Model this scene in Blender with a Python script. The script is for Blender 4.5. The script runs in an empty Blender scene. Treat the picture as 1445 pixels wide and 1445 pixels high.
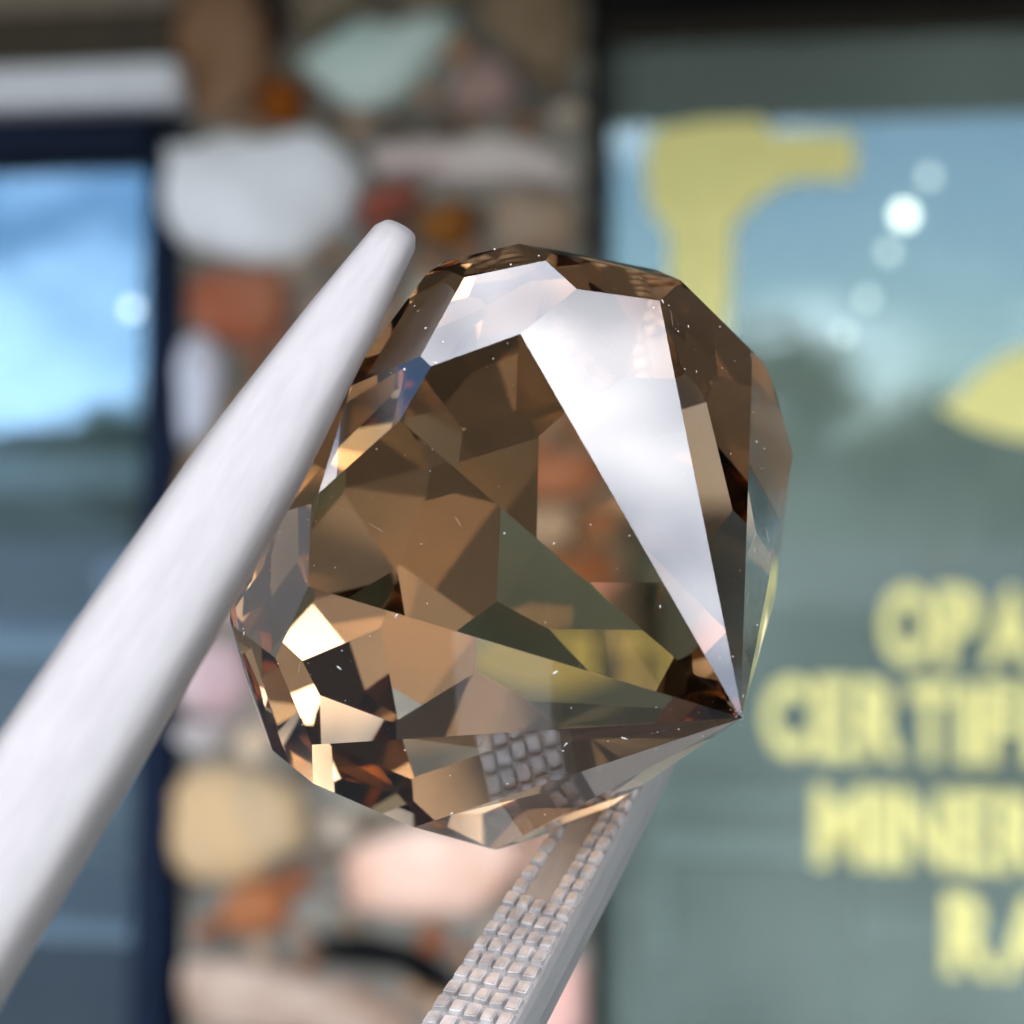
import bpy, bmesh, math, random
import numpy as np
from itertools import combinations
from mathutils import Vector, Matrix, noise
R = math.radians
random.seed(7)
sc = bpy.context.scene
COL = sc.collection

# ---------------------------------------------------------------- camera
FPX = 3129.4913                      # focal length in photograph pixels
cd = bpy.data.cameras.new("camera")
cam = bpy.data.objects.new("camera", cd); COL.objects.link(cam)
cam.rotation_euler = (R(90), 0, 0)
cd.sensor_width = 36; cd.lens = 18 / math.tan(R(13))
cd.clip_start = 0.002; cd.clip_end = 2000
cd.dof.use_dof = True; cd.dof.focus_distance = 0.0456
cd.dof.aperture_fstop = cd.lens / 0.72
sc.camera = cam
sc.render.resolution_x = sc.render.resolution_y = 1024
c = sc.cycles
c.max_bounces = 40; c.transmission_bounces = 40; c.glossy_bounces = 32; c.diffuse_bounces = 4
c.transparent_max_bounces = 32; c.caustics_refractive = True; c.caustics_reflective = True
c.blur_glossy = 0.0; c.sample_clamp_indirect = 12.0

# ---------------------------------------------------------------- sky, sun, exposure
SUN_EL, SUN_AZ = 38, 12              # the sun stands behind the shop, a little to the right
w = bpy.data.worlds.new("World"); sc.world = w; w.use_nodes = True
nt = w.node_tree; N = nt.nodes; LK = nt.links
bg = N['Background']; bg.inputs['Strength'].default_value = 0.12
sky = N.new('ShaderNodeTexSky'); sky.sky_type = 'NISHITA'; sky.sun_disc = False
sky.sun_elevation = R(SUN_EL); sky.sun_rotation = R(SUN_AZ)
sky.air_density = 1.0; sky.dust_density = 0.4; sky.ozone_density = 2.0
tc = N.new('ShaderNodeTexCoord'); mp = N.new('ShaderNodeMapping'); mp.inputs['Scale'].default_value = (1, 1, 2.0)
mp.inputs['Location'].default_value = (8.86, 3.92, 2.04)
LK.new(tc.outputs['Generated'], mp.inputs['Vector'])
nz = N.new('ShaderNodeTexNoise'); nz.inputs['Scale'].default_value = 5.5; nz.inputs['Detail'].default_value = 6
nz.inputs['Roughness'].default_value = 0.52
LK.new(mp.outputs['Vector'], nz.inputs['Vector'])
cr = N.new('ShaderNodeValToRGB'); cr.color_ramp.elements[0].position = 0.43; cr.color_ramp.elements[1].position = 0.72
LK.new(nz.outputs['Fac'], cr.inputs['Fac'])
mx = N.new('ShaderNodeMix'); mx.data_type = 'RGBA'
LK.new(cr.outputs['Color'], mx.inputs[0]); LK.new(sky.outputs['Color'], mx.inputs[6])
mx.inputs[7].default_value = (26, 25.6, 26.6, 1)     # sunlit cloud
LK.new(mx.outputs[2], bg.inputs['Color'])
sd = bpy.data.lights.new("sun", 'SUN'); sd.energy = 4.5; sd.angle = R(0.5); sd.color = (1, 0.94, 0.85)
sun = bpy.data.objects.new("sun", sd); COL.objects.link(sun)
sun.rotation_euler = (R(90 - SUN_EL), 0, R(180 - SUN_AZ))
sun.location = (1, 5, 8)
vs = sc.view_settings
sc.display_settings.display_device = 'sRGB'
vs.view_transform = 'Standard'; vs.look = 'None'; vs.gamma = 1; vs.use_curve_mapping = False
vs.exposure = 2.4

# ---------------------------------------------------------------- helpers
def mat(name, col, rough=0.6, metal=0.0, var=0.0, vscale=20, bump=0.0, bscale=60, spec=0.5, col2=None, aniso=None, rot=None):
    m = bpy.data.materials.new(name); m.use_nodes = True
    n = m.node_tree.nodes; l = m.node_tree.links; b = n['Principled BSDF']
    b.inputs['Base Color'].default_value = (*col, 1); b.inputs['Roughness'].default_value = rough
    b.inputs['Metallic'].default_value = metal; b.inputs['Specular IOR Level'].default_value = spec
    t = n.new('ShaderNodeTexCoord'); src = t.outputs['Object']
    if aniso or rot:
        mpn = n.new('ShaderNodeMapping'); mpn.inputs['Scale'].default_value = aniso or (1, 1, 1); mpn.vector_type = 'TEXTURE'
        if not rot: mpn.vector_type = 'POINT'
        else: mpn.inputs['Rotation'].default_value = rot
        l.new(src, mpn.inputs['Vector']); src = mpn.outputs['Vector']
    if var or col2:
        a = n.new('ShaderNodeTexNoise'); a.inputs['Scale'].default_value = vscale; a.inputs['Detail'].default_value = 5
        l.new(src, a.inputs['Vector'])
        r = n.new('ShaderNodeValToRGB'); e = r.color_ramp.elements
        e[0].position = 0.33; e[1].position = 0.68
        hi = col2 if col2 else tuple(min(1, x * (1 + var)) for x in col)
        lo = col if col2 else tuple(x * (1 - var) for x in col)
        e[0].color = (*lo, 1); e[1].color = (*hi, 1)
        l.new(a.outputs['Fac'], r.inputs['Fac']); l.new(r.outputs['Color'], b.inputs['Base Color'])
    if bump:
        a = n.new('ShaderNodeTexNoise'); a.inputs['Scale'].default_value = bscale; a.inputs['Detail'].default_value = 4
        l.new(src, a.inputs['Vector'])
        bn = n.new('ShaderNodeBump'); bn.inputs['Strength'].default_value = bump; bn.inputs['Distance'].default_value = 0.2 / bscale
        l.new(a.outputs['Fac'], bn.inputs['Height']); l.new(bn.outputs['Normal'], b.inputs['Normal'])
    return m

def emis(name, col, s):
    m = bpy.data.materials.new(name); m.use_nodes = True
    b = m.node_tree.nodes['Principled BSDF']
    b.inputs['Base Color'].default_value = (*col, 1)
    b.inputs['Emission Color'].default_value = (*col, 1); b.inputs['Emission Strength'].default_value = s
    return m

def link(name, me, parent=None):
    o = bpy.data.objects.new(name, me); COL.objects.link(o)
    if parent: o.parent = parent
    return o

def obj(name, bm, m, parent=None, smooth=False):
    bmesh.ops.recalc_face_normals(bm, faces=bm.faces)
    me = bpy.data.meshes.new(name); bm.to_mesh(me); bm.free()
    if smooth:
        for p in me.polygons: p.use_smooth = True
    me.materials.append(m)
    return link(name, me, parent)

def tag(o, label=None, cat=None, group=None, kind=None):
    for k, v in (('label', label), ('category', cat), ('group', group), ('kind', kind)):
        if v: o[k] = v
    return o

def box(bm, a, b, bev=0.0):
    r = bmesh.ops.create_cube(bm, size=1)
    for v in r['verts']:
        v.co = Vector([(a[i] + b[i]) / 2 + v.co[i] * (b[i] - a[i]) for i in range(3)])
    if bev:
        es = list({e for v in r['verts'] for e in v.link_edges})
        bmesh.ops.bevel(bm, geom=es, offset=bev, segments=2, affect='EDGES', profile=0.7)

def prism(bm, pts, y0, y1, bev=0.0):
    """outline in the wall's own X, Z, from depth y0 to y1"""
    A = [bm.verts.new((x, y0, z)) for x, z in pts]; B = [bm.verts.new((x, y1, z)) for x, z in pts]
    n = len(pts); fs = [bm.faces.new(A), bm.faces.new(B[::-1])]
    for i in range(n): fs.append(bm.faces.new((A[i], B[i], B[(i + 1) % n], A[(i + 1) % n])))
    if bev:
        bmesh.ops.bevel(bm, geom=list({e for f in fs for e in f.edges}), offset=bev, segments=2, affect='EDGES')

# the shop front: a wall 1.6 m away, turned 11 degrees, its right side nearer
YAW = R(11); WO = Vector((0, 1.6, 0))
EY = Vector((math.sin(YAW), math.cos(YAW), 0)); EX = Vector((math.cos(YAW), -math.sin(YAW), 0))
GROUND = -1.5
def L(px, py, yo=0.0):
    d = Vector(((px - 722.5) / FPX, 1, -(py - 722.5) / FPX))
    t = (yo + WO.dot(EY)) / d.dot(EY)
    p = d * t - WO
    return p.dot(EX), p.z
def wall_thing(name, x, y, z=GROUND):
    o = bpy.data.objects.new(name, None); COL.objects.link(o)
    o.empty_display_size = 0.05
    o.location = WO + EX * x + EY * y + Vector((0, 0, z)); o.rotation_euler = (0, 0, -YAW)
    return o
def wobj(name, bm, m, th, base, smooth=False):
    """mesh given in wall coordinates, hung under a thing standing at base"""
    bmesh.ops.translate(bm, verts=bm.verts, vec=-Vector(base))
    return obj(name, bm, m, th, smooth)
def wtop(name, bm, m, smooth=False):
    """single-mesh thing given in wall coordinates; its origin at the foot of its box"""
    co = [v.co for v in bm.verts]
    b = Vector(((min(v.x for v in co) + max(v.x for v in co)) / 2, (min(v.y for v in co) + max(v.y for v in co)) / 2, min(v.z for v in co)))
    bmesh.ops.translate(bm, verts=bm.verts, vec=-b)
    o = obj(name, bm, m, None, smooth)
    o.location = WO + EX * b.x + EY * b.y + Vector((0, 0, b.z)); o.rotation_euler = (0, 0, -YAW)
    return o

# ---------------------------------------------------------------- ground, far hill
def asphalt():
    m = mat('asphalt_paving', (0.052, 0.049, 0.045), 0.85, var=0.18, vscale=3, bump=0.3, bscale=40)
    return m
bm = bmesh.new(); bmesh.ops.create_grid(bm, x_segments=8, y_segments=8, size=400)
g = obj('ground', bm, asphalt()); g.location = (0, 0, GROUND); g['kind'] = 'structure'
g['label'] = 'dark asphalt paving in front of the shop'

bm = bmesh.new()
prev = None
for i in range(97):
    a = R(150 + 240 * i / 96)
    h = 6.0 + 4.5 * noise.noise(Vector((i * 0.21, 3, 0))) + 1.4 * noise.noise(Vector((i * 0.9, 8, 0)))
    row = []
    for r_, z in ((110, -2), (116, h * .55), (124, h * .9), (140, h)):
        r2 = r_ + 3 * noise.noise(Vector((i * .7, r_, 1)))
        row.append(bm.verts.new((r2 * math.cos(a), r2 * math.sin(a), GROUND + z)))
    if prev:
        for j in range(3): bm.faces.new((prev[j], row[j], row[j + 1], prev[j + 1]))
    prev = row
g = obj('hill', bm, mat('hill_woods', (0.035, 0.042, 0.028), 0.9, var=0.5, vscale=0.3, bump=0.6, bscale=1))
g['kind'] = 'structure'; g['label'] = 'low wooded hill across the road, reflected in the glass'

# leafy tree, first one made up behind the viewer to darken a facet's reflection
def tree(loc, h, r, label):
    t = bpy.data.objects.new('tree', None); COL.objects.link(t); t.location = loc
    tag(t, label, 'tree')
    bm = bmesh.new(); rg = random.Random(3)
    def limb(a, b, r0, r1):
        d = (b - a); q = d.to_track_quat('Z', 'Y').to_matrix().to_4x4()
        bmesh.ops.create_cone(bm, cap_ends=True, segments=9, radius1=r0, radius2=r1, depth=d.length, matrix=Matrix.Translation((a + b) / 2) @ q)
    top = Vector((.1, 0, h * .45)); limb(Vector((0, 0, 0)), top, .24, .16)
    tips = []
    for i in range(9):
        a = i * 2.4; e = Vector((math.cos(a) * r * .6, math.sin(a) * r * .6, h * (.55 + .04 * i))); limb(top - Vector((0, 0, .3)), e, .09, .02); tips.append(e)
    obj('trunk', bm, mat('bark', (.10, .075, .05), .9, var=.3), t)
    bm = bmesh.new(); cl = []
    for i in range(34):
        while True:
            v = Vector((rg.uniform(-1, 1), rg.uniform(-1, 1), rg.uniform(-1, 1)))
            if v.length < 1: break
        cl.append((Vector((v.x * r * .85, v.y * r * .85, h * .66 + v.z * h * .30)), r * rg.uniform(.22, .38)))
    for c_, q in cl:
        for k in range(420):
            v = Vector((rg.gauss(0, 1), rg.gauss(0, 1), rg.gauss(0, .8))).normalized() * q * rg.uniform(.6, 1.05)
            p = c_ + v; n_ = (v.normalized() + Vector((rg.uniform(-1, 1), rg.uniform(-1, 1), rg.uniform(-.6, 1)))).normalized()
            u = n_.orthogonal().normalized(); w_ = n_.cross(u); s_ = rg.uniform(.05, .11)
            bm.faces.new([bm.verts.new(p + u * s_), bm.verts.new(p + w_ * s_ * .6), bm.verts.new(p - u * s_), bm.verts.new(p - w_ * s_ * .6)])
    obj('crown', bm, mat('leaves', (.035, .055, .018), .6, col2=(.07, .10, .03), vscale=2), t)
    return t
added_tree = tree((2.0, -10.5, GROUND), 7.2, 3.1, 'unseen leafy tree added behind the viewer to darken a reflection in the stone')
for az_, d_, k_, lb in ((191, 50, .62, 'small leafy tree across the road, mirrored low in the lettered window'),
                        (196.5, 58, .95, 'tallest leafy tree across the road, mirrored beside the lettering'),
                        (208, 60, .85, 'leafy tree across the road, mirrored beside the navy jamb'),
                        (213, 48, .60, 'short leafy tree across the road, mirrored in the left window')):
    t2 = added_tree.copy(); COL.objects.link(t2); a_ = R(az_)
    t2.location = (d_ * math.sin(a_), d_ * math.cos(a_), GROUND); t2.rotation_euler = (0, 0, az_ * 3); t2.scale = (k_ * 1.3, k_ * 1.3, k_)
    t2['label'] = lb; t2['group'] = 'trees across the road'
    for ch in list(added_tree.children):
        c2 = ch.copy(); COL.objects.link(c2); c2.parent = t2
def added_hedge(name, HX0, HX1, HY0, HY1, HT, count, label, cat):  # made-up planting, added unseen to darken reflections in the stone
    bm = bmesh.new(); rg = random.Random(5)
    box(bm, (HX0 + .12, HY0 + .12, 0), (HX1 - .12, HY1 - .12, HT - .12))
    for i in range(count):
        p = Vector((rg.uniform(HX0, HX1), rg.uniform(HY0, HY1), rg.uniform(.03, HT)))
        k = rg.randrange(4)
        if k == 0: p.z = HT - rg.random() * .12
        elif k == 1: p.x = rg.choice((HX0 + rg.random() * .1, HX1 - rg.random() * .1))
        else: p.y = HY1 - rg.random() * .12 if k == 2 else HY0 + rg.random() * .12
        p += Vector((rg.gauss(0, .02), rg.gauss(0, .02), rg.gauss(0, .02)))
        n_ = Vector((rg.uniform(-1, 1), rg.uniform(-1, 1), rg.uniform(-.5, 1))).normalized(); u = n_.orthogonal().normalized(); w_ = n_.cross(u); s_ = rg.uniform(.018, .035)
        bm.faces.new([bm.verts.new(p + u * s_), bm.verts.new(p + w_ * s_ * .5), bm.verts.new(p - u * s_), bm.verts.new(p - w_ * s_ * .5)])
    hd = obj(name, bm, mat('added_hedge_leaves', (.020, .030, .012), .7, col2=(.035, .052, .02), vscale=6))
    hd.location = (0, 0, GROUND); tag(hd, label, cat)
added_hedge('added_hedge', -1.3, .06, -3.0, -2.3, 1.22, 8000, 'unseen low evergreen row added behind the viewer to darken reflections in the stone', 'added_hedge')
added_hedge('added_shrub', .10, 1.0, -3.0, -2.3, 2.35, 9000, 'unseen tall evergreen added behind the viewer to darken a reflection in the stone', 'added_shrub')

# ---------------------------------------------------------------- shop building
PIL0, PIL1 = L(268, 722)[0], L(834, 722)[0]
M_navy = mat('navy_frame_paint', (0.006, 0.012, 0.030), 0.6, var=.2, spec=.08)
M_black = mat('black_frame_paint', (0.006, 0.006, 0.006), 0.6, var=.2, spec=.06)
M_room = mat('shop_wall_paint', (0.23, 0.29, 0.28), 0.8, var=.15, vscale=2)
M_stucco = mat('stucco', (0.45, 0.40, 0.34), 0.9, var=.12, vscale=4, bump=.4)
def shop_struct(name, parts, m, label):
    bm = bmesh.new()
    for a, b in parts: box(bm, a, b)
    o = wtop(name, bm, m); o['kind'] = 'structure'; o['label'] = label
    return o
ZT = 0.60
shop_struct('upper_wall', [((-7, 0.02, ZT), (7, 6.0, 5.2))], M_stucco, 'stuccoed upper wall of the shop, unseen and made tall to shade the paving')  # unseen wall, made tall to throw a longer shadow on the paving
shop_struct('shop_floor', [((-7, 0.20, GROUND - .2), (7, 6.0, GROUND + .02))], mat('shop_carpet', (.10, .10, .10), .9), 'dark floor inside the shop')
shop_struct('shop_ceiling', [((-6.9, 0.31, ZT - .03), (6.9, 5.9, ZT - .004))], mat('ceiling_paint', (.06, .07, .07), .9), 'ceiling inside the shop')
shop_struct('shop_back_wall', [((-7, 5.7, GROUND + .03), (7, 5.9, ZT - .04))], M_room, 'grey green back wall inside the shop')
shop_struct('shop_side_wall', [((-7, 0.31, GROUND + .03), (-6.8, 5.69, ZT - .04)), ((6.8, 0.31, GROUND + .03), (7, 5.69, ZT - .04))], M_room, 'side walls inside the shop')
# roof overhang (a thing)
ZR = ZT + .10
rf = wall_thing('roof_overhang', 0, 0, ZR)
tag(rf, 'roof overhang shading the shop front', 'roof')
bm = bmesh.new(); box(bm, (-7.2, -1.2, ZR + .005), (7.2, .015, ZR + .09)); wobj('soffit', bm, mat('soffit_boards', (.16, .12, .08), .8, var=.2), rf, (0, 0, ZR))
bm = bmesh.new(); box(bm, (-7.25, -1.25, .50), (7.25, -1.205, ZR + .20)); wobj('fascia', bm, mat('fascia_paint', (.25, .20, .15), .7), rf, (0, 0, ZR))

# glass: a clear tinted pane with painted reflection tint and milky haze
def pane_mat(name, refl, tint, gcol, dust, haze, rough=0.0):
    m = bpy.data.materials.new(name); m.use_nodes = True
    n = m.node_tree.nodes; l = m.node_tree.links; n.remove(n['Principled BSDF'])
    o = n['Material Output']; mxs = n.new('ShaderNodeMixShader'); t = n.new('ShaderNodeBsdfTransparent'); gl = n.new('ShaderNodeBsdfGlossy')
    t.inputs['Color'].default_value = (*tint, 1); gl.inputs['Color'].default_value = (*gcol, 1); gl.inputs['Roughness'].default_value = rough
    mxs.inputs[0].default_value = refl
    df = n.new('ShaderNodeBsdfDiffuse'); df.inputs['Color'].default_value = (*dust, 1)  # this colour is a painted milky haze that brightens the pane
    tn = n.new('ShaderNodeTexNoise'); tn.inputs['Scale'].default_value = 4; tn.inputs['Detail'].default_value = 6
    tcn = n.new('ShaderNodeTexCoord'); l.new(tcn.outputs['Object'], tn.inputs['Vector'])
    mr = n.new('ShaderNodeMapRange'); mr.inputs['From Min'].default_value = .3; mr.inputs['From Max'].default_value = .7
    mr.inputs['To Min'].default_value = haze * .6; mr.inputs['To Max'].default_value = haze * 1.4; l.new(tn.outputs['Fac'], mr.inputs['Value'])
    m2 = n.new('ShaderNodeMixShader'); l.new(mr.outputs[0], m2.inputs[0]); l.new(t.outputs[0], m2.inputs[1]); l.new(df.outputs[0], m2.inputs[2])
    l.new(m2.outputs[0], mxs.inputs[1]); l.new(gl.outputs[0], mxs.inputs[2]); l.new(mxs.outputs[0], o.inputs['Surface'])
    return m
GL_L = pane_mat('blue_mirror_glass', 0.075, (.70, .76, .80), (.40, .68, 1.0), (.55, .58, .58), .05); GL_R = pane_mat('teal_mirror_glass', 0.065, (.78, .84, .80), (.66, .82, .90), (.48, .58, .52), .20)  # sky blue and teal are put into the reflection colours

# ---- window on the left of the pillar
def P(px, py, yo=0): return L(px, py, yo)
base = (-1.2, 0.0, GROUND)
lw = wall_thing('shop_window', base[0], base[1]); tag(lw, 'navy framed shop window at left of the stone pillar, reflecting blue sky', 'window')
XL = -3.0
post = [P(219, 230), P(268, 160), P(242, 1445), P(238, 1700), P(188, 1700), P(196, 1445)]
bm = bmesh.new(); prism(bm, post, -.02, .06, .003); wobj('jamb', bm, M_navy, lw, base)
hz0, hz1 = P(200, 226)[1], P(200, 172)[1]
bm = bmesh.new(); box(bm, (XL, -.018, hz0), (P(221, 200)[0], .058, hz1), .003); wobj('head_rail', bm, M_navy, lw, base)
zb = GROUND + .25
bm = bmesh.new(); box(bm, (XL, -.03, zb), (P(190, 1700)[0], .07, zb + .08), .003); wobj('sill', bm, M_navy, lw, base)
bm = bmesh.new(); box(bm, (XL - .08, -.02, GROUND + .005), (XL - .002, .06, hz1), .003); wobj('jamb', bm, M_navy, lw, base)
bm = bmesh.new(); box(bm, (XL + .002, .018, zb + .083), (P(206, 722)[0], .024, hz0 - .002)); wobj('pane', bm, GL_L, lw, base)
bm = bmesh.new(); box(bm, (XL, .0, GROUND + .005), (P(190, 1700)[0], .15, zb - .003)); wobj('stall_riser', bm, M_stucco, lw, base)

# white sheet-metal trim and brown beam over that window
a, b = P(0, 168), P(278, 102)
bm = bmesh.new(); box(bm, (XL, -.055, P(140, 167)[1]), (P(280, 130)[0], .0, P(140, 108)[1]), .006)
tag(wtop('window_head_trim', bm, mat('white_trim_paint', (.74, .76, .80), .5, var=.06), True), 'white painted trim strip above the navy window frame', 'trim')
bm = bmesh.new(); box(bm, (XL, -.03, P(140, 104)[1]), (P(262, 60)[0], .015, P(140, 26)[1]), .004)
tag(wtop('wooden_beam', bm, mat('dark_wood', (.045, .032, .016), .7, var=.4, vscale=30, aniso=(1, 20, 20))), 'dark brown wooden beam above the white trim', 'beam')
bm = bmesh.new(); box(bm, (XL, -.02, P(140, 24)[1]), (P(262, 10)[0], .015, ZT + .05), .004)
tag(wtop('upper_board', bm, mat('weathered_wood', (.27, .22, .17), .8, var=.3, vscale=30, aniso=(1, 20, 20))), 'weathered tan board above the dark beam', 'board')

# ---- window on the right of the pillar
XR = 3.0
base = (1.5, 0.0, GROUND)
rw = wall_thing('shop_window', base[0], base[1]); tag(rw, 'black framed shop window at right of the pillar with yellow lettering', 'window')
hz0, hz1 = P(1100, 40)[1], P(1100, -90)[1]
bm = bmesh.new(); prism(bm, [P(826, -90), P(852, -90), P(846, 1445), P(846, 1800), P(822, 1800), P(822, 1445)], -.01, .06, .002); wobj('jamb', bm, M_black, rw, base)
bm = bmesh.new(); box(bm, (P(853, 0)[0], -.03, P(1100, 26)[1]), (XR, .058, hz1), .003); wobj('head_rail', bm, M_black, rw, base)
bm = bmesh.new(); box(bm, (P(853, 0)[0], -.012, P(1100, 46)[1]), (XR, .05, P(1100, 27)[1]), .002); wobj('glazing_bead', bm, mat('brown_anodised', (.030, .022, .015), .6, spec=.15), rw, base)
bm = bmesh.new(); box(bm, (P(853, 0)[0], -.03, zb), (XR, .07, zb + .08), .003); wobj('sill', bm, M_black, rw, base)
bm = bmesh.new(); box(bm, (XR + .002, -.02, GROUND + .005), (XR + .08, .06, hz1), .003); wobj('jamb', bm, M_black, rw, base)
bm = bmesh.new(); box(bm, (P(849, 722)[0], .018, zb + .083), (XR - .002, .024, P(1100, 47)[1])); wobj('pane', bm, GL_R, rw, base)
bm = bmesh.new(); box(bm, (P(853, 722)[0], .0, GROUND + .005), (XR, .15, zb - .003)); wobj('stall_riser', bm, M_stucco, rw, base)

# yellow vinyl letters stuck on the outside of the pane
M_vinyl = mat('yellow_vinyl', (.82, .74, .26), .55, var=.06, vscale=60)
FONT_CACHE = {}
def glyph(ch):
    cu = bpy.data.curves.new('letter', 'FONT'); cu.body = ch; cu.size = 1.0; cu.offset = 0.045; cu.resolution_u = 3
    o = bpy.data.objects.new('letter', cu); COL.objects.link(o)
    dg = bpy.context.evaluated_depsgraph_get(); dg.update()
    me = bpy.data.meshes.new_from_object(o.evaluated_get(dg)); bpy.data.objects.remove(o)
    vs_ = [v.co.copy() for v in me.vertices]; fs = [tuple(p.vertices) for p in me.polygons]
    bpy.data.meshes.remove(me)
    x0 = min(v.x for v in vs_); x1 = max(v.x for v in vs_); y0 = min(v.y for v in vs_); y1 = max(v.y for v in vs_)
    return [((v.x - x0) / (x1 - x0), (v.y - y0) / (y1 - y0)) for v in vs_], fs
def letter(ch, xa, xb, ya, yb):
    """a letter filling photograph box xa..xb, ya (top)..yb"""
    if ch not in FONT_CACHE: FONT_CACHE[ch] = glyph(ch)
    uv, fs = FONT_CACHE[ch]
    (X0, Z1), (X1, Z0) = P(xa, ya, .012), P(xb, yb, .012)
    bm = bmesh.new()
    A = [bm.verts.new((X0 + u * (X1 - X0), .0178, Z0 + v * (Z1 - Z0))) for u, v in uv]
    ff = [bm.faces.new([A[i] for i in f]) for f in fs]
    bmesh.ops.remove_doubles(bm, verts=bm.verts, dist=1e-6)
    r = bmesh.ops.extrude_face_region(bm, geom=list(bm.faces))
    bmesh.ops.translate(bm, verts=[v for v in r['geom'] if isinstance(v, bmesh.types.BMVert)], vec=(0, -.0008, 0))
    o = wobj('letter', bm, M_vinyl, rw, base)
    o['label'] = 'yellow vinyl letter %s on the glass' % ch
def word(s, x, ya, yb, slope, widths, gap=5):
    for ch in s:
        wd = widths.get(ch, 64)
        dy = slope * (x - 1250)
        letter(ch, x, x + wd, ya + dy, yb + dy); x += wd + gap
word('OPALS', 1243, 826, 940, .03, {'O': 76, 'P': 62, 'A': 76, 'L': 60, 'S': 66}, 4)
word('CERTIFIED', 1077, 962, 1076, .035, {'C': 64, 'E': 54, 'R': 66, 'T': 62, 'I': 26, 'F': 56, 'D': 66}, 7)
word('MINERALS', 1148, 1114, 1228, .04, {'M': 78, 'I': 26, 'N': 74, 'E': 56, 'R': 66, 'A': 74, 'L': 56, 'S': 62}, 7)
word('RARE', 1333, 1258, 1376, .045, {'R': 74, 'A': 82, 'E': 60}, 5)
def decal(name, pts, label):
    bm = bmesh.new(); prism(bm, [P(x, y, .012) for x, y in pts], .0170, .0178)
    o = wobj(name, bm, M_vinyl, rw, base); o['label'] = label
decal('emblem', [(918, 182), (990, 168), (1072, 166), (1090, 186), (1205, 186), (1210, 222), (1204, 252), (1112, 254), (1066, 284), (1034, 318), (1030, 420), (1020, 500), (944, 500), (942, 330), (914, 292), (908, 230)],
      'yellow vinyl shape with a broad stem and a bar to the right')
decal('emblem', [(1326, 574), (1352, 556), (1384, 522), (1430, 494), (1500, 480), (1580, 510), (1600, 560), (1560, 610), (1480, 626), (1420, 616), (1370, 600)],
      'yellow vinyl leaf shape pointing left')

# ---- stone pillar
base = ((PIL0 + PIL1) / 2, 0.1, GROUND)
sp = wall_thing('stone_pillar', base[0], base[1]); tag(sp, 'pillar of mixed field stones set in grey mortar between two shop windows', 'pillar')
bm = bmesh.new()
nx, nzn = 20, 120
grid = [[bm.verts.new((PIL0 + (PIL1 - PIL0) * i / nx, -.012 + .008 * noise.noise(Vector((i * .5, j * .5, 0))), GROUND + .004 + (ZT - .006 - GROUND) * j / nzn)) for i in range(nx + 1)] for j in range(nzn + 1)]
for j in range(nzn):
    for i in range(nx): bm.faces.new((grid[j][i], grid[j][i + 1], grid[j + 1][i + 1], grid[j + 1][i]))
bk = [bm.verts.new((x, .30, z)) for x, z in ((PIL0, GROUND + .004), (PIL1, GROUND + .004), (PIL1, ZT - .002), (PIL0, ZT - .002))]
bm.faces.new(bk)
bm.faces.new([grid[j][0] for j in range(nzn + 1)] + [bk[3], bk[0]])
bm.faces.new([grid[j][nx] for j in range(nzn + 1)] + [bk[2], bk[1]])
bm.faces.new(grid[0] + [bk[1], bk[0]]); bm.faces.new(grid[nzn] + [bk[2], bk[3]])
wobj('mortar', bm, mat('grey_mortar', (.20, .185, .155), .95, spec=.1, var=.45, vscale=25, bump=.5, bscale=120), sp, base)

STONE_PX = []
def stone(pts, col, h=.022, col2=None, passes=1):
    STONE_PX.append(pts)
    q = [Vector(P(x, y)) for x, y in pts]
    ctr = sum(q, Vector((0, 0))) / len(q)
    # round the outline: two corner-cutting passes
    for _ in range(passes):
        q2 = []
        for i in range(len(q)):
            a_, b_ = q[i], q[(i + 1) % len(q)]
            q2 += [a_ * .84 + b_ * .16, a_ * .16 + b_ * .84]
        q = q2
    q2 = []
    for i in range(len(q)):
        a_, b_ = q[i], q[(i + 1) % len(q)]
        k_ = max(1, int((b_ - a_).length / .014)); q2 += [a_.lerp(b_, t_ / k_) for t_ in range(k_)]
    q = q2
    bm = bmesh.new(); sd_ = random.random() * 50
    rings = []
    for s, y in ((1.0, .02), (1.0, -.010), (.95, -.012 - h * .55), (.78, -.012 - h * .9), (.4, -.012 - h)):
        rings.append([bm.verts.new((ctr.x + (p.x - ctr.x) * s + .008 * noise.noise(Vector((p.x * 45, p.y * 45, sd_))),
                                    y + (.006 * noise.noise(Vector((p.x * 25, p.y * 25, sd_ + s))) if s < 1 else 0),
                                    ctr.y + (p.y - ctr.y) * s + .008 * noise.noise(Vector((p.x * 45, p.y * 45, sd_ + 9))))) for p in q])
    n = len(q)
    for r0, r1 in zip(rings, rings[1:]):
        for i in range(n): bm.faces.new((r0[i], r0[(i + 1) % n], r1[(i + 1) % n], r1[i]))
    bm.faces.new(rings[-1]); bm.faces.new(rings[0][::-1])
    if col2 is None and max(col) > .1:
        k_ = random.choice(((.62, .50, .40), (.75, .62, .52), (1.25, 1.15, 1.05), (.95, .70, .52)))
        col2 = tuple(min(.85, x * y_) for x, y_ in zip(col, k_))
    col = tuple(1.27 * x ** 1.36 for x in col); col2 = tuple(1.27 * x ** 1.36 for x in col2) if col2 else None
    m = mat('stone', tuple(x * .92 for x in col), .8, spec=.15, var=.30, vscale=16, bump=.6, bscale=70, col2=tuple(x * .92 for x in col2) if col2 else None)
    return wobj('stone', bm, m, sp, base, True)
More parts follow.
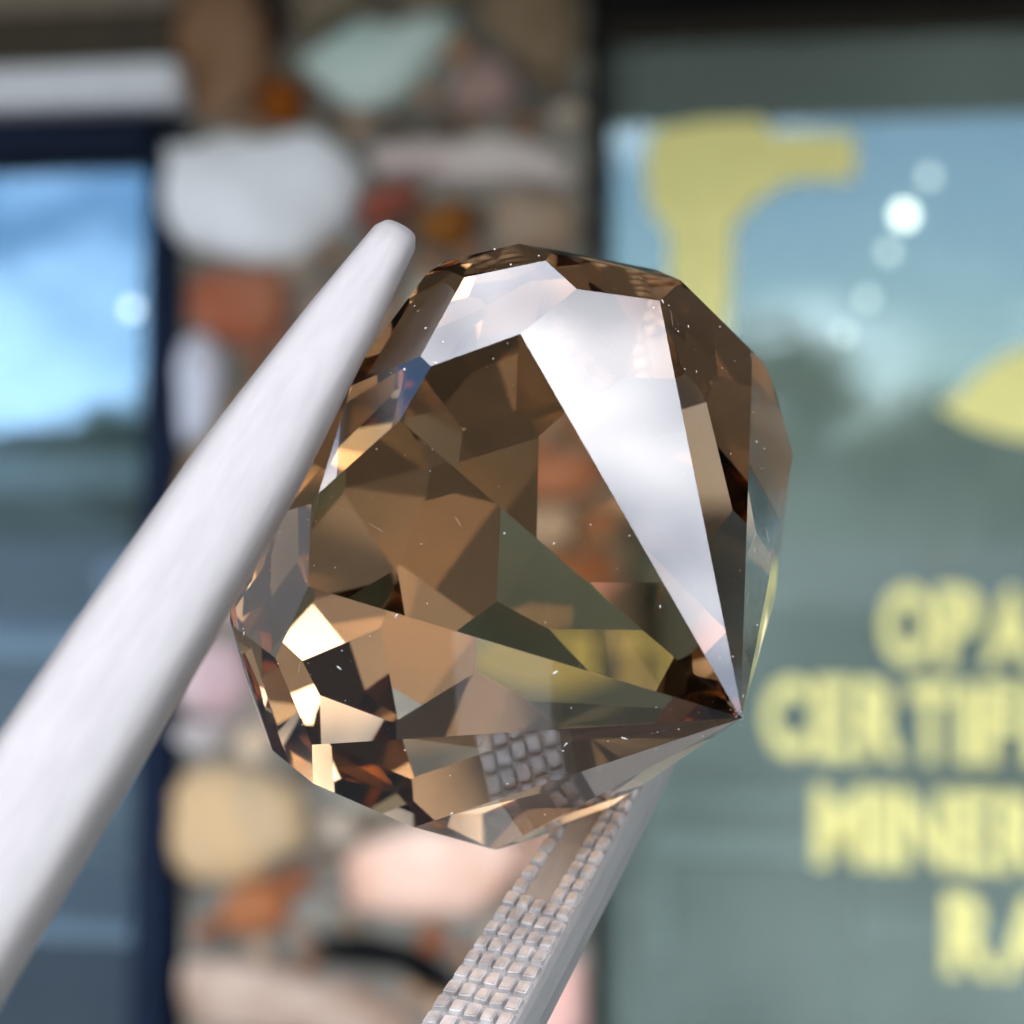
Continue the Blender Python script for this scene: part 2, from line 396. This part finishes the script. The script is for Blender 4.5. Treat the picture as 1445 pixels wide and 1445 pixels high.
STONES = [
 ([(262, -40), (365, -45), (398, 40), (384, 128), (330, 186), (284, 170), (262, 80)], (.29, .175, .10), (.37, .25, .17)),
 ([(368, 132), (418, 112), (442, 150), (436, 186), (380, 190)], (.40, .17, .03), None),
 ([(372, -60), (408, -50), (414, 60), (396, 104), (388, 30)], (.12, .085, .08), None),
 ([(424, 92), (500, 40), (590, 28), (652, 24), (640, 62), (584, 128), (544, 164), (502, 162), (462, 128)], (.56, .68, .64), (.66, .72, .68)),
 ([(418, -40), (520, -60), (560, 4), (506, 32), (446, 62), (420, 40)], (.30, .26, .20), None),
 ([(566, -50), (690, -55), (672, 8), (600, 18), (568, 2)], (.36, .33, .27), None),
 ([(634, 142), (668, 96), (720, 92), (742, 132), (716, 164), (656, 172)], (.52, .43, .43), None),
 ([(696, -50), (812, -60), (818, 92), (790, 152), (748, 104), (700, 70), (680, 20)], (.24, .19, .12), (.32, .25, .18)),
 ([(236, 218), (290, 196), (420, 192), (500, 208), (520, 262), (498, 330), (436, 366), (330, 372), (252, 348)], (.80, .81, .83), (.70, .70, .70)),
 ([(528, 218), (600, 200), (720, 200), (814, 214), (816, 262), (720, 266), (640, 264), (546, 256)], (.56, .47, .46), (.62, .57, .52)),
 ([(516, 276), (570, 268), (606, 276), (600, 296), (556, 326), (520, 330)], (.40, .17, .13), None),
 ([(602, 300), (640, 280), (678, 296), (690, 344), (640, 366), (590, 350)], (.34, .17, .05), None),
 ([(690, 286), (770, 276), (822, 282), (824, 350), (760, 372), (704, 356)], (.40, .35, .29), None),
 ([(276, 400), (330, 384), (404, 384), (430, 420), (400, 486), (340, 488), (288, 462)], (.46, .27, .18), (.40, .14, .08)),
 ([(262, 500), (296, 464), (324, 490), (332, 560), (308, 620), (266, 640)], (.68, .72, .82), None),
 ([(266, 650), (320, 610), (350, 560), (420, 520), (440, 620), (360, 720), (270, 760)], (.40, .32, .22), None),
 ([(440, 420), (540, 390), (580, 440), (520, 520), (450, 510)], (.40, .31, .25), None),
 ([(590, 400), (700, 390), (720, 470), (640, 520), (580, 490)], (.60, .55, .46), None),
 ([(730, 390), (822, 384), (824, 520), (770, 560), (730, 500)], (.34, .24, .17), None),
 ([(450, 540), (560, 530), (600, 600), (560, 680), (470, 660)], (.62, .52, .20), None),
 ([(610, 540), (720, 520), (760, 590), (700, 680), (610, 660)], (.30, .30, .22), None),
 ([(740, 600), (822, 560), (824, 720), (780, 740), (720, 700)], (.55, .45, .38), None),
 ([(280, 780), (380, 740), (440, 700), (460, 800), (400, 880), (280, 880)], (.62, .57, .56), None),
 ([(480, 700), (600, 690), (650, 760), (590, 830), (480, 820)], (.45, .30, .20), None),
 ([(660, 700), (760, 750), (770, 830), (680, 860), (620, 820)], (.62, .12, .04), None),
 ([(780, 760), (824, 740), (824, 900), (790, 900)], (.34, .30, .26), None),
 ([(440, 850), (560, 850), (600, 920), (560, 1000), (450, 990)], (.50, .42, .30), None),
 ([(620, 860), (760, 860), (770, 960), (690, 1010), (610, 980)], (.60, .52, .42), None),
 ([(780, 920), (824, 912), (826, 1080), (770, 1070)], (.45, .36, .30), None),
 ([(262, 920), (300, 900), (352, 908), (368, 970), (340, 1012), (288, 1004), (262, 980)], (.56, .40, .41), (.62, .54, .53)),
 ([(256, 1010), (300, 1014), (340, 1024), (330, 1050), (276, 1056), (254, 1044)], (.50, .52, .56), None),
 ([(252, 1086), (320, 1076), (400, 1086), (440, 1130), (436, 1190), (396, 1228), (300, 1250), (250, 1220)], (.66, .47, .27), (.50, .40, .28)),
 ([(318, 1268), (352, 1240), (404, 1234), (424, 1268), (410, 1304), (364, 1322), (326, 1304)], (.46, .20, .09), (.34, .19, .11)),
 ([(460, 1060), (560, 1050), (640, 1100), (560, 1150), (480, 1120)], (.42, .40, .34), None),
 ([(486, 1222), (510, 1180), (580, 1160), (700, 1160), (752, 1184), (740, 1240), (680, 1284), (590, 1294), (506, 1278)], (.66, .42, .32), (.80, .64, .54)),
 ([(452, 1326), (480, 1308), (540, 1312), (610, 1338), (668, 1380), (660, 1400), (600, 1378), (530, 1348), (470, 1340)], (.008, .008, .010), None),  # hollow between stones; its shade is put into a near-black shape
 ([(256, 1340), (330, 1340), (440, 1360), (520, 1384), (600, 1420), (590, 1470), (420, 1450), (262, 1430)], (.36, .26, .20), (.56, .46, .39)),
 ([(268, 1450), (420, 1466), (560, 1490), (540, 1560), (270, 1560)], (.55, .48, .38), None),
 ([(620, 1480), (760, 1400), (818, 1330), (826, 1460), (740, 1560), (600, 1560)], (.66, .46, .43), None),
 ([(760, 1120), (822, 1100), (824, 1280), (770, 1330), (740, 1280)], (.45, .36, .31), None),
]
for pts, c1, c2 in STONES: stone(pts, c1, .022, c2)
# small stones wedged into the gaps
def inside(pts, x, y, grow):
    cx_ = sum(p[0] for p in pts) / len(pts); cy_ = sum(p[1] for p in pts) / len(pts); c_ = False
    for i in range(len(pts)):
        (x0, y0), (x1, y1) = [(cx_ + (p[0] - cx_) * grow, cy_ + (p[1] - cy_) * grow) for p in (pts[i], pts[(i + 1) % len(pts)])]
        if (y0 > y) != (y1 > y) and x < (x1 - x0) * (y - y0) / (y1 - y0) + x0: c_ = not c_
    return c_
fill = []; tries = 0
WARM = [(.34, .20, .12), (.42, .27, .18), (.50, .36, .25), (.30, .22, .15), (.46, .40, .33), (.40, .18, .09), (.55, .48, .40), (.24, .19, .15)]
while len(fill) < 62 and tries < 9000:
    tries += 1
    x, y = random.uniform(282, 815), random.uniform(-40, 1560); r_ = random.uniform(15, 34)
    ok = all(math.hypot(x - a_, y - b_) > r_ + c_ + 3 for a_, b_, c_ in fill)
    if ok:
        for k in range(10):
            a_ = k * .628
            if any(inside(p, x + math.cos(a_) * r_, y + math.sin(a_) * r_ * .8, 1.0) for p in STONE_PX): ok = False; break
    if ok and not any(inside(p, x, y, 1.1) for p in STONE_PX): fill.append((x, y, r_))
for x, y, r_ in fill:
    n_ = random.randint(5, 7); a0 = random.random() * 6
    stone([(min(826, max(270, x + math.cos(a0 + 6.283 * k / n_) * r_ * random.uniform(.85, 1.25))), y + math.sin(a0 + 6.283 * k / n_) * r_ * random.uniform(.7, 1.05)) for k in range(n_)], random.choice(WARM), .014, None, 1)
# rows above and below the photographed part
for (za, zb_) in ((-70, -420), (1580, 4600)):
    y = za; step = -1 if zb_ < za else 1
    while (y - zb_) * step < 0:
        x = 270; hh = random.uniform(90, 150)
        while x < 810:
            ww = min(random.uniform(110, 220), 826 - x)
            if ww > 50:
                y0_, y1_ = sorted((y, y + step * hh))
                pts = [(x + 6, y0_ + 20), (x + ww * .4, y0_ + random.uniform(4, 14)), (x + ww - 12, y0_ + 12), (x + ww - 5, (y0_ + y1_) / 2), (x + ww - 16, y1_ - 10), (x + ww * .5, y1_ - random.uniform(2, 12)), (x + 10, y1_ - 14)]
                cc = random.choice([(.42, .33, .25), (.55, .47, .40), (.40, .26, .18), (.60, .56, .50), (.50, .30, .22), (.33, .30, .26)])
                stone(pts, cc)
            x += ww
        y += step * hh

# ---- inside the shop
M_shelf = mat('pale_shelf', (.62, .70, .70), .6, var=.08)
def shelf(px0, px1, py, hpx, yo, label, xl=None):
    x0, z1 = P(px0, py - hpx / 2, yo); x1, z0 = P(px1, py + hpx / 2, yo)
    bm = bmesh.new(); box(bm, (x0, yo, z0), (x1, yo + .3, z1), .004)
    o = wtop('display_shelf', bm, M_shelf); tag(o, label, 'shelf', 'pale shelves inside the shop')
shelf(-500, 206, 668, 54, .30, 'upper pale display shelf behind the left window')
shelf(-500, 200, 908, 52, .34, 'middle pale display shelf behind the left window')
shelf(-500, 192, 1306, 50, .30, 'lowest pale display shelf behind the left window')
shelf(862, 1600, 1134, 40, .45, 'pale display shelf behind the lettered window')
# made-up white lump standing in for a pale reflection in the glass
bm = bmesh.new(); bmesh.ops.create_icosphere(bm, subdivisions=3, radius=1)
x0, z0 = P(150, 830, .36)
for v in bm.verts:
    k = 1 + .22 * noise.noise(v.co * 1.6)
    v.co = Vector((x0 + v.co.x * .042 * k, .46 + v.co.y * .05 * k, z0 + v.co.z * .034 * k))
tag(wtop('pale_stand_in', bm, mat('pale_lump', (.86, .87, .92), .5, var=.08), True), 'rounded white lump standing in for a pale reflection in the left window', 'stand-in')
# dark display cabinets
def cabinet(px0, px1, py0, py1, yo, m, label):
    x0, z1 = P(px0, py0, yo); x1, z0 = P(px1, py1, yo)
    base_ = ((x0 + x1) / 2, yo + .2, GROUND + .021)
    t = wall_thing('display_cabinet', base_[0], base_[1], base_[2]); tag(t, label, 'cabinet', 'display cabinets inside the shop')
    bm = bmesh.new(); box(bm, (x0, yo, GROUND + .08), (x1, yo + .4, z1 - .03), .004); wobj('carcass', bm, m, t, base_)
    bm = bmesh.new(); box(bm, (x0 - .01, yo - .015, z1 - .028), (x1 + .01, yo + .41, z1), .004); wobj('top', bm, M_shelf, t, base_)
    bm = bmesh.new(); box(bm, (x0 + .02, yo + .03, GROUND + .021), (x1 - .02, yo + .37, GROUND + .078)); wobj('plinth', bm, m, t, base_)
M_dkcab = mat('dark_cabinet', (.030, .036, .036), .6, var=.2)
M_grcab = mat('grey_cabinet', (.30, .29, .25), .7, var=.2)
cabinet(940, 1190, 1168, 1500, .80, M_dkcab, 'dark display cabinet under the lettering')
cabinet(1210, 1500, 1290, 1500, 1.2, M_grcab, 'grey display cabinet at right behind the lettering')
# pendant lamps hanging in rows
M_cord = mat('lamp_cord', (.02, .02, .02), .6); M_shade = mat('lamp_collar', (.6, .6, .58), .4, metal=.8)
def lamp(px, py, y, r, label, em):
    x, z = P(px, py, y)
    t = wall_thing('pendant_lamp', x, y, z - r); tag(t, label, 'lamp', 'lit lamps inside the shop')
    bm = bmesh.new(); bmesh.ops.create_icosphere(bm, subdivisions=2, radius=r, matrix=Matrix.Translation((0, 0, r))); obj('bulb', bm, emis('lit_bulb', (1.0, .97, .90), em), t, True)
    bm = bmesh.new(); bmesh.ops.create_cone(bm, cap_ends=True, segments=16, radius1=r * .75, radius2=r * .3, depth=r * .9, matrix=Matrix.Translation((0, 0, r * 2.35))); obj('collar', bm, M_shade, t)
    hgt = ZT - .03 - (z - r) - r * 2.7
    if hgt > .01:
        bm = bmesh.new(); bmesh.ops.create_cone(bm, cap_ends=True, segments=8, radius1=.002, radius2=.002, depth=hgt, matrix=Matrix.Translation((0, 0, r * 2.7 + hgt / 2))); obj('cord', bm, M_cord, t)
lamp(80, 254, 2.2, .0125, 'lit lamp high behind the left window, under its navy top rail', 1.3)
lamp(186, 436, 3.0, .0125, 'lit lamp beside the navy jamb of the left window', 1.1)
lamp(1311, 250, 1.9, .010, 'topmost of the lit lamps behind the lettered window', .62)
lamp(1276, 304, 2.2, .017, 'brightest of the lit lamps behind the lettered window', 1.6)
lamp(1254, 356, 2.5, .0115, 'third lit lamp down behind the lettered window', .62)
lamp(1224, 422, 3.0, .0125, 'fourth lit lamp down behind the lettered window', .55)
lamp(1191, 471, 3.6, .013, 'lowest of the lit lamps behind the lettered window', .45)

# ---------------------------------------------------------------- the gem
GR = 0.0065
def cw(p):                          # camera axes (x right, y up, z back) to the world
    return Vector((p[0], -p[2], p[1]))
CUL = np.array((0.69051986, -0.61852299, -6.65559303))
GM = np.array(((-0.5758361, 0.58342022, -0.57274221), (0.41365014, 0.81217045, 0.41142766), (0.70519951, 0, -0.70900892)))
ROLL = 0.06766602
FRONT = [(-0.66205,0.13017,-0.73807,0.00000),(-0.51461,0.45286,-0.72808,-0.00035),(-0.21103,0.65986,-0.72114,-0.00031),(-0.03841,0.68848,-0.72424,0.00188),
(0.53466,0.39520,-0.74696,0.00031),(0.67990,0.13587,-0.72061,0.00142),(0.69643,-0.16092,-0.69935,-0.00002),(0.52963,-0.48133,-0.69843,-0.00062),
(0.19255,-0.67704,-0.71031,-0.00088),(-0.13083,-0.67378,-0.72726,-0.00040),(-0.44375,-0.50827,-0.73807,0.00000),(-0.63844,-0.21830,-0.73807,0.00000),
(-0.99247,-0.06726,-0.10241,0.90431),(-0.89313,0.43799,-0.10241,0.90431),(-0.55332,0.82522,-0.11334,0.90600),(-0.01629,0.99443,-0.10416,0.90443),
(0.53776,0.82855,-0.15594,0.88141),(0.87528,0.46888,-0.11846,0.88152),(0.99701,0.02886,-0.07165,0.90753),(0.87719,-0.47406,-0.07625,0.89584),
(0.55475,-0.82821,-0.07954,0.90165),(-0.12983,-0.99024,-0.05073,0.88857),(-0.43799,-0.89313,-0.10241,0.90431),(-0.82587,-0.55448,-0.10241,0.90431)]
def azk(k): return -(k * math.pi / 6) + ROLL
CROWN = [(0.97761,-0.10369,0.18308,1.17662), (0.76141,-0.63251,0.14209,1.19879), (0.53077,-0.81712,0.22493,1.26553), (-0.14617,-0.97160,0.18610,1.23272),
(-0.62438,-0.76518,0.15699,1.20992), (-0.95206,-0.29750,0.07123,1.09188), (-0.98097,0.18388,0.06228,1.09725), (-0.66891,0.66447,0.33323,1.36756),
(-0.33893,0.89844,0.27915,1.28217), (0.38829,0.90769,0.15916,1.20695), (0.76625,0.61268,0.19363,1.26113), (0.93948,0.26608,0.21583,1.22472),
(0.76572,0.34582,0.54230,1.59487), (0.66025,-0.07698,0.74709,1.56567), (0.45210,-0.46242,0.76274,1.65681), (0.13425,-0.50805,0.85080,1.65127),
(-0.11890,-0.76310,0.63525,1.62157), (-0.33350,-0.54688,0.76792,1.65431), (-0.53964,-0.19778,0.81834,1.63620), (-0.59144,0.08749,0.80159,1.63609),
(-0.48033,0.24389,0.84250,1.61552), (-0.28421,0.45756,0.84253,1.66158), (0.11936,0.63054,0.76693,1.66007), (0.34750,0.62181,0.70186,1.67159),
(0.27178,0.00436,0.96235,1.74614), (0.17858,-0.04169,0.98304,1.73299), (0.16934,-0.11405,0.97894,1.66730), (0.01751,-0.23513,0.97181,1.69373),
(-0.06061,-0.44831,0.89182,1.68278), (-0.14352,-0.07637,0.98670,1.72335), (-0.15363,-0.03352,0.98756,1.70179), (-0.34957,0.10167,0.93138,1.76926),
(-0.17259,0.27739,0.94513,1.71988), (-0.06267,0.34912,0.93498,1.70451), (0.09755,0.17741,0.97929,1.71034), (0.17872,0.14321,0.97342,1.76216),
(-0.07338,0.04324,0.99637,1.71683)]
#CROWN_END
def polyhedron(planes):
    """grind a block down plane by plane"""
    bm = bmesh.new(); bmesh.ops.create_cube(bm, size=5)
    for a_, b_, c_, d_ in planes:
        n_ = Vector((a_, b_, c_)).normalized()
        r_ = bmesh.ops.bisect_plane(bm, geom=bm.verts[:] + bm.edges[:] + bm.faces[:], dist=1e-6, plane_co=n_ * d_, plane_no=n_, clear_outer=True)
        es = [e for e in bm.edges if e.is_boundary]
        if es: bmesh.ops.holes_fill(bm, edges=es, sides=0)
        bmesh.ops.remove_doubles(bm, verts=bm.verts, dist=3e-4)
    bmesh.ops.dissolve_degenerate(bm, edges=bm.edges, dist=1e-5)
    return bm
bm = polyhedron(FRONT + CROWN)
print('GEM open edges', sum(1 for e in bm.edges if not e.is_manifold), 'faces', len(bm.faces))
for v in bm.verts: v.co = cw(CUL + GM @ np.array(v.co)) * GR
bmesh.ops.recalc_face_normals(bm, faces=bm.faces)
GW = [v.co.copy() for v in bm.verts]; bm.verts.index_update()
GF = [[v.index for v in f_.verts] for f_ in bm.faces]
GC0 = sum(GW, Vector()) / len(GW)
m = bpy.data.materials.new('smoky_quartz'); m.use_nodes = True
n = m.node_tree.nodes; l = m.node_tree.links; n.remove(n['Principled BSDF'])
gl = n.new('ShaderNodeBsdfGlass'); gl.inputs['IOR'].default_value = 1.8112; gl.inputs['Roughness'].default_value = 0.0
va = n.new('ShaderNodeVolumeAbsorption'); va.inputs['Color'].default_value = (0.5434, 0.3315, 0.0477, 1); va.inputs['Density'].default_value = 145.0
l.new(gl.outputs[0], n['Material Output'].inputs['Surface']); l.new(va.outputs[0], n['Material Output'].inputs['Volume'])
gem = obj('faceted_gem', bm, m)
tag(gem, 'smoky brown faceted gemstone with a pointed tip, held in tweezers', 'gemstone')

# pale dust specks and lint lying on the facets that face the viewer
bm = bmesh.new(); rg = random.Random(11)
fcs = []
for f_ in GF:
    pts = [GW[i] for i in f_]; ctr = sum(pts, Vector()) / len(pts)
    nrm_ = (pts[1] - pts[0]).cross(pts[2] - pts[1]).normalized()
    if nrm_.dot(ctr - GC0) < 0: nrm_ = -nrm_
    ar = sum(((pts[i] - ctr).cross(pts[(i + 1) % len(pts)] - ctr)).length / 2 for i in range(len(pts)))
    if nrm_.dot(-ctr.normalized()) > .12: fcs.append((pts, ctr, nrm_, ar))
wts = [f[3] for f in fcs]
def on_facet(f):
    i = rg.randrange(len(f[0])); a_, b_ = f[0][i], f[0][(i + 1) % len(f[0])]
    u, v = rg.random(), rg.random()
    if u + v > 1: u, v = 1 - u, 1 - v
    return f[1] + (a_ - f[1]) * u + (b_ - f[1]) * v
def speck(p, n_, r, ln=1.0):
    t_ = n_.orthogonal().normalized(); q = Matrix.Rotation(rg.uniform(0, 6.28), 4, n_); t_ = q @ t_; s_ = n_.cross(t_)
    res = bmesh.ops.create_icosphere(bm, subdivisions=1, radius=1)
    for v in res['verts']:
        k = rg.uniform(.75, 1.15); c_ = v.co * k
        v.co = p + n_ * (c_.z * r * .6 + r * .35) + t_ * (c_.x * r * ln) + s_ * (c_.y * r)
for i in range(210):
    f = rg.choices(fcs, wts)[0]; r = 10 ** (-5.45 + .85 * rg.random() ** 2.2)
    speck(on_facet(f), f[2], r, rg.choice((1, 1.2, 1.6, 2.6, 4)))
for i in range(26):                                   # clusters along the right-hand edges
    f = rg.choices(fcs, wts)[0]; p = f[0][0].lerp(f[0][1], rg.random())
    for k in range(2): speck(p + Vector((rg.gauss(0, 1), 0, rg.gauss(0, 1))) * 6e-5, f[2], 10 ** rg.uniform(-5.4, -5.0))
for f in sorted(fcs, key=lambda f: -f[3])[:6]:         # hairline scratches on the big facets
    for k in range(2): speck(on_facet(f), f[2], 1.6e-6, rg.uniform(60, 160))
ds = obj('dust_specks', bm, mat('pale_dust', (.50, .48, .45), .8), gem, True)
ds['kind'] = 'stuff'; ds['label'] = 'pale dust specks scattered over the facets'

# ---------------------------------------------------------------- tweezers
M_steel = mat('satin_steel', (.235, .228, .232), .46, metal=.8, var=.10, vscale=700, bump=.5, bscale=2200, spec=.3)
def brushed(ax, base_, rgh=.45):
    q = Vector((0, 0, 1)).rotation_difference(ax).to_euler()
    return mat('brushed_steel', base_, rgh, metal=.75, var=.05, vscale=5000, bump=.28, bscale=9000, spec=.3, aniso=(1, 1, 6), rot=tuple(q))
def ray(px, py, depth): return Vector(((px - 722.5) / FPX * depth, depth, -(py - 722.5) / FPX * depth))
JOINT = Vector((-.513, -.151, -.845)) * .080
tw = bpy.data.objects.new('tweezers', None); COL.objects.link(tw); tw.empty_display_size = .01
tw.location = JOINT
tag(tw, 'satin steel gem tweezers with cross cut gripping teeth, closed on the brown stone', 'tweezers')
def loft(bm, secs, cap=True):
    rings = [[bm.verts.new(p - JOINT) for p in s] for s in secs]
    n_ = len(rings[0])
    for a_, b_ in zip(rings, rings[1:]):
        for i in range(n_): bm.faces.new((a_[i], a_[(i + 1) % n_], b_[(i + 1) % n_], b_[i]))
    if cap: bm.faces.new(rings[0][::-1]); bm.faces.new(rings[-1])
# left arm: rounded outside towards the camera, flat inside
DL = .0462
tipL = ray(566, 322, DL)
axL = (JOINT - tipL).normalized(); lenL = (JOINT - tipL).length
sideL = axL.cross(Vector((0, 1, 0))).normalized()
if sideL.x < 0: sideL = -sideL
outL = sideL.cross(axL).normalized()
if outL.y > 0: outL = -outL            # towards the camera
secs = []
PROF = [(0.0, .00016, .00010), (.00012, .00036, .00026), (.0004, .00047, .0004), (.001, .00052, .00052), (.003, .00070, .00066), (.007, .00098, .00085), (.012, .00111, .0010), (.020, .00120, .0012), (.035, .0016, .0014), (.06, .003, .0016), (lenL - .001, .0036, .0016)]
for t_, hw, th in PROF:
    hw *= 1.05
    cen = tipL + axL * t_; s = []
    for i in range(28):
        a = 2 * math.pi * i / 28
        x = math.copysign(abs(math.cos(a)) ** .85, math.cos(a)) * hw; y = math.copysign(abs(math.sin(a)) ** .75, math.sin(a)) * th
        s.append(cen + sideL * x + outL * (y if y > 0 else y * .55))
    secs.append(s)
bm = bmesh.new(); loft(bm, secs); armL = obj('arm', bm, brushed(axL, (.232, .218, .208), .52), tw, True)
armL['label'] = 'smooth outer face of the upper arm'
# right arm: its toothed inner face looks up at the camera, passing behind the stone
DR0, DR1 = .0524, .0455
def rp(px, py, k):                   # point on the toothed plane; k = 0 at the tip end, 1 at the frame's bottom
    return ray(px, py, DR0 + (DR1 - DR0) * k)
A0, A1 = rp(820, 1103, 0), rp(600, 1440, 1)      # left edge of the toothed face
B0, B1 = rp(915, 1108, 0), rp(730, 1440, 1)      # right edge
axR = ((A1 - A0).normalized() + (B1 - B0).normalized()).normalized()
cenR = (A0 + B0) / 2
acr = (B0 - A0); acr = (acr - axR * acr.dot(axR)).normalized()
nrm = axR.cross(acr).normalized()
if nrm.y > 0: nrm = -nrm
nrm = (nrm * math.cos(R(12)) - acr * math.sin(R(12))).normalized(); acr = (acr - nrm * acr.dot(nrm)).normalized()
TIPR = -.0035; LENR = .075
def hw_at(t): return .00072 + max(0, t) * .030 + (0 if t > 0 else t * .06)
secs = []
for t_ in (TIPR, TIPR + .0004, 0, .003, .006, .012, .025, .045, LENR):
    cc_ = cenR + axR * t_; hw = hw_at(t_); th = .0011 + .012 * max(0, t_)
    if t_ == TIPR: hw *= .6; th *= .6
    prof = [(-1, 0), (-.98, .03), (1.0, .03), (1.06, -.10), (1.14, -.45), (1.10, -.80), (.9, -1), (-.9, -1), (-1.05, -.5)]
    secs.append([cc_ + acr * (x * hw) + nrm * (y * th) for x, y in prof])
bm = bmesh.new(); loft(bm, secs); armR = obj('arm', bm, brushed(axR, (.30, .285, .275)), tw, False)
armR['label'] = 'lower arm with its toothed gripping face towards the viewer'
M_tooth = mat('worn_steel', (.47, .45, .44), .42, metal=.8, var=.25, vscale=2500, bump=.5, bscale=5000)
toothme = None
pitch = .00051
for i in range(-3, 26):
    t_ = .0003 + i * pitch; hw = hw_at(t_)
    ncol = 5
    for j in range(ncol):
        if i < 9 and j in (1, 2): continue
        u = (-1 + (2 * j + 1) / ncol) * hw * .98
        cc_ = cenR + axR * (t_ + .00006 * (j - 2)) + acr * u + nrm * (.03 * (.0011 + .012 * max(0, t_)) - .00001)
        hx = hw / ncol * .86; hy = pitch * .43; hz = .00015
        bm = bmesh.new()
        vb = [bm.verts.new(cc_ + acr * (sx * hx) + axR * (sy * hy) - JOINT) for sx, sy in ((-1, -1), (1, -1), (1, 1), (-1, 1))]
        jx, jy = random.uniform(-.05, .05), random.uniform(-.05, .05); ks = random.uniform(.76, .86)
        vt = [bm.verts.new(cc_ + acr * ((sx * ks + jx) * hx) + axR * ((sy * ks + jy) * hy) + nrm * (hz * random.uniform(.8, 1.1)) - JOINT) for sx, sy in ((-1, -1), (1, -1), (1, 1), (-1, 1))]
        bm.faces.new(vt)
        for q in range(4): bm.faces.new((vb[q], vb[(q + 1) % 4], vt[(q + 1) % 4], vt[q]))
        bmesh.ops.bevel(bm, geom=list(bm.edges), offset=.00003, segments=2, affect='EDGES')
        obj('tooth', bm, M_tooth, armR)
# joint block where the two arms are riveted
bm = bmesh.new(); bmesh.ops.create_cube(bm, size=.010); bmesh.ops.bevel(bm, geom=list(bm.edges), offset=.0015, segments=2, affect='EDGES')
obj('joint', bm, M_steel, tw)
print('ARMS', axL, axR, JOINT, cenR)
